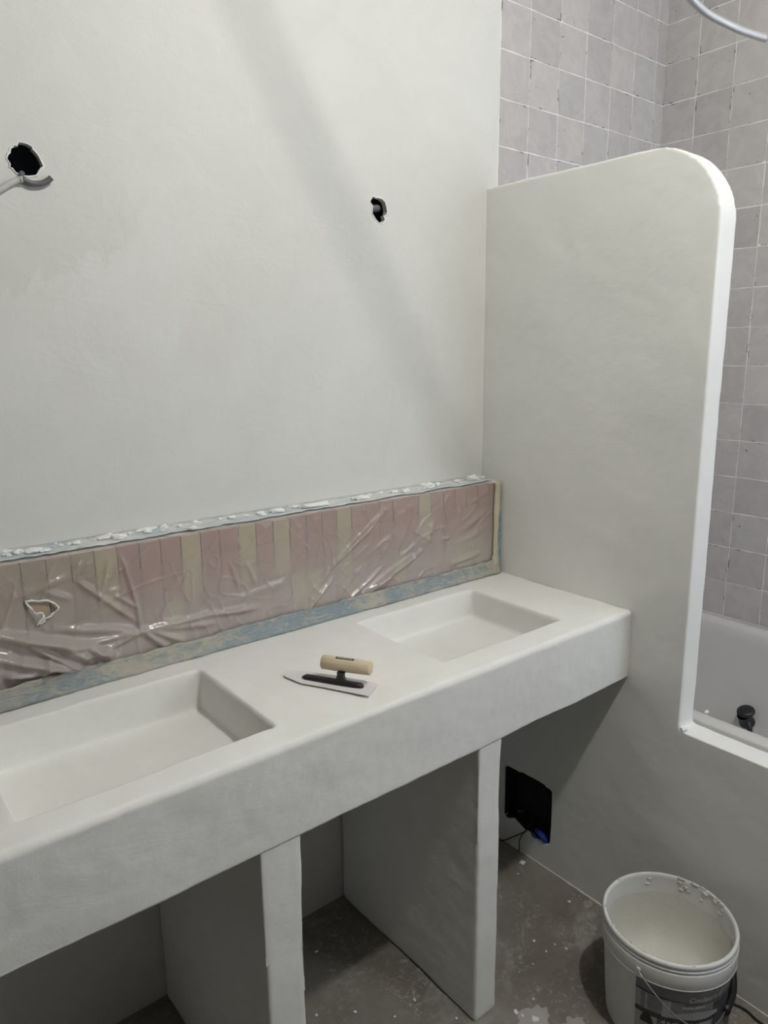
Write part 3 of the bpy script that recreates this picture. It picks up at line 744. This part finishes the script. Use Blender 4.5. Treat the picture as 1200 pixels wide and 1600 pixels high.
# overflow knob on the tub's far inner side: plate, body, rounded cap and lever
kx = .700
ok = Vector((.722, -.508, .318))
kn = thing('overflow_knob', 'black overflow knob with lever inside the bathtub', 'knob', (0, 0, 0))
d = Vector((-.52, .10, .80)).normalized()
R4 = Matrix.Translation(ok) @ d.to_track_quat('Z', 'X').to_matrix().to_4x4()
bm = B(); lathe(bm, [(.0005, -.012), (.024, -.012), (.025, -.006), (.0235, .0), (.0215, .004), (.0205, .030)], 24, True)
bm.transform(R4); link('body', bm, BLACKP, kn, True)
bm = B(); lathe(bm, [(.019, .020), (.027, .022), (.0285, .028), (.027, .035), (.020, .040), (.0005, .042)], 28)
bm.transform(Matrix.Translation((0, 0, .014)) @ R4 @ Matrix.Rotation(.25, 4, 'Y') @ Matrix.Diagonal((1.0, .95, .75, 1))); link('cap', bm, BLACKP, kn, True)
bm = B(); tube(bm, spline([ok+Vector((-.012, -.010, .006)), ok+Vector((-.020, -.020, -.012)), ok+Vector((-.022, -.026, -.030))], 5), .0085, 10, False, lambda t: 1.1-.2*t)
link('lever', bm, BLACKP, kn, True)

# ------------------------------------------------------------------ cables and conduit
hp = [(-.8335, -1.13, 1.7656), (-.8662, -1.133, 1.7607), (-.8962, -1.136, 1.7567), (-.9448, -1.14, 1.7531), (-.9712, -1.144, 1.7519), (-.9877, -1.147, 1.7523), (-1.0077, -1.15, 1.7564), (-1.0275, -1.155, 1.764), (-1.0436, -1.16, 1.7784), (-1.0582, -1.165, 1.808), (-1.07, -1.17, 1.87), (-1.09, -1.18, 2.05), (-1.10, -1.2, 2.4), (-1.10, -1.2, 2.80)]
bm = B(); hpts = spline(hp, 8); tube(bm, hpts, .0033, 14)
o = link('conduit', bm, HOSE, None, True); tag(o, 'bent grey metallic conduit end hanging in front of the tiles', 'conduit')
bm = B(); e = hpts[0]; dd = (hpts[0]-hpts[1]).normalized()
tube(bm, [e-dd*.0005, e+dd*.0006], .0024, 12); link('cut_end', bm, CABLED, o)
bm = B(); cp = spline([(-1.30, -.010, 1.735), (-1.25, -.0065, 1.762), (-1.2158, -.006, 1.7813), (-1.1994, -.0065, 1.7926), (-1.1850, -.007, 1.8005), (-1.178, -.010, 1.8015)], 6)
tube(bm, cp, .0052, 10); cab = link('wall_cable', bm, CABLE, None, True)
tag(cab, 'grey cable end poking out of the left wall hole', 'cable')
bm = B(); cp = spline([(-1.172, .03, 1.818), (-1.1745, .006, 1.8145), (-1.178, -.003, 1.8085), (-1.1755, -.007, 1.8020), (-1.1690, -.0075, 1.7990), (-1.1604, -.0075, 1.7972), (-1.1463, -.0075, 1.7995), (-1.1361, -.0085, 1.8050), (-1.1295, -.010, 1.8105)], 6)
tube(bm, cp, .0050, 10); sl = link('sleeve', bm, CABLED, cab, True); sl['label'] = 'dark grey stripped cable tip'
bm = B(); tube(bm, spline([(-.41, .035, 1.838), (-.376, .022, 1.842), (-.36, .024, 1.845), (-.352, .04, 1.846)], 6), .0085, 12)
o = link('conduit', bm, CABLED, None, True); tag(o, 'dark conduit inside the right hole of the plastered wall', 'conduit')
for pts_, lb in (([(.03, -.21, .11), (-.003, -.2125, .0817), (-.006, -.1992, .0683), (-.007, -.1629, .034), (-.016, -.125, .004), (-.022, -.09, .003)], 'thin black cable from the wall box running left to the floor'),
                 ([(.03, -.222, .11), (-.004, -.2081, .0760), (-.008, -.1945, .0440), (-.009, -.1945, .0170), (-.010, -.1933, .0030)], 'thin black cable from the wall box dropping straight to the floor')):
    bm = B(); tube(bm, spline(pts_, 8), .0016, 8); o = link('thin_cable', bm, BLACKP, None, True); tag(o, lb, 'cable')
bm = B()
for c_, s_ in (((.006, -.262, .094), (.012, .024, .008)), ((.002, -.275, .091), (.009, .012, .010)), ((.000, -.243, .083), (.008, .012, .006)), ((.004, -.282, .084), (.007, .006, .009))):
    mm = Matrix.Translation(c_) @ Matrix.Rotation(.35, 4, 'X') @ Matrix.Diagonal((*s_, 1))
    bmesh.ops.create_icosphere(bm, subdivisions=2, radius=1, matrix=mm)
for v in bm.verts: v.co += Vector((noise.noise(v.co*120), noise.noise(v.co*110), noise.noise(v.co*130)))*.002
o = link('blue_cable_cap', bm, BLUEP, None, True); tag(o, 'crumpled blue cap at the foot of the wall box', 'cable cap')
bm = B(); fp = [(-.030+.004*math.sin(k*1.7), -.80-.02*k, .0035) for k in range(40)]
tube(bm, spline(fp, 3), .0028, 8); o = link('floor_cable', bm, BLACKP, None, True); tag(o, 'black cable on the floor along the apron behind the bucket', 'cable')

bm = B(); tube(bm, spline([(-.405, -.896, 2.12), (-.432, -.896, 2.164), (-.655, -.896, 2.52), (-.70, -.896, 2.60), (-.74, -.896, 2.70), (-.75, -.896, 2.80)], 8), .0060, 12)  # added out of view to throw the soft diagonal band on the wall
o = link('added_shadow_cable', bm, CABLE, None, True); tag(o, 'unseen grey cable added above the counter to cast the diagonal wall shadow', 'cable')

# plaster fillet at the foot of the half wall
bm = B(); g = []
for i in range(161):
    y = -.02-1.9*i/160; wdt = .003+.004*abs(nz_(y, 20, 5))
    g.append([bm.verts.new((-.001, y, .0035+.003*nz_(y, 25, 2))), bm.verts.new((-wdt*.5, y, .004)), bm.verts.new((-wdt, y, .0008))])
for i in range(160):
    for j in range(2): bm.faces.new((g[i][j], g[i+1][j], g[i+1][j+1], g[i][j+1]))
tm = link('trim_1', bm, RESID, None, True); struct(tm)
# plaster chips on the floor and on the tub rim
for x, y, s, lb in ((-.039, -.233, .0085, 'flat white plaster chip on the floor below the wall box'), (-.06, -.42, .004, 'tiny plaster chip on the floor near the half wall'),
                    (-.42, -.60, .007, 'white plaster chip on the floor right of the middle support'), (-.44, -.56, .005, 'small plaster chip at the foot of the middle support'), (-.70, -.12, .004, 'tiny chip on the shaded floor under the counter')):
    crumb(x, y, .001, s*1.3, s, s*.4, lb, 'plaster chips on the floor', random.uniform(0, 3))
for k in range(26):
    s = random.uniform(.0015, .0035); crumb(random.uniform(-.92, -.06), random.uniform(-.62, -.22), .0008, s*1.3, s, s*.6, 'pinhead plaster speck on the concrete floor', 'plaster specks on the floor', random.uniform(0, 3))
crumb(.128, -.665, .609, .006, .004, .004, 'white plaster crumb on the near rim of the bathtub', 'plaster crumbs on the tub')
crumb(.010, -.672, .606, .010, .008, .006, 'plaster lump where the apron meets the half wall edge', 'plaster crumbs on the tub')

def smear(cx, cy, rx, ry, label, k):
    bm = B(); n = 40; c0 = bm.verts.new((cx, cy, .0022)); ring = []
    for i in range(n):
        a = 2*PI*i/n; q = 1+.55*noise.noise(Vector((math.cos(a)*2.2+k, math.sin(a)*2.2, k)))
        ring.append((a, q))
    mid = [bm.verts.new((cx+.6*rx*q*math.cos(a), cy+.6*ry*q*math.sin(a), .0018)) for a, q in ring]
    out = [bm.verts.new((cx+rx*q*math.cos(a), cy+ry*q*math.sin(a), .0004)) for a, q in ring]
    for i in range(n):
        j = (i+1) % n; bm.faces.new((c0, mid[i], mid[j])); bm.faces.new((mid[i], out[i], out[j], mid[j]))
    tag(link('plaster_smear', bm, SMEAR, None, True), label, 'smear')
smear(-.425, -.60, .045, .032, 'pale dried plaster smear on the floor right of the middle support', 3)
smear(-.365, -.665, .03, .02, 'smaller dried plaster smear between the middle support and the bucket', 7)

# ------------------------------------------------------------------ lamp holder on the ceiling
lh = thing('ceiling_lamp_holder', 'bare lamp holder hanging from the ceiling above the counter', 'lamp', (LAMP.x, LAMP.y, 0))
bm = B(); lathe(bm, [(.001, 2.75), (.022, 2.75), (.022, 2.775), (.012, 2.78), (.012, 2.783), (.04, 2.785), (.04, 2.799), (.001, 2.799)], 20); link('socket', bm, SHELL, lh, True)
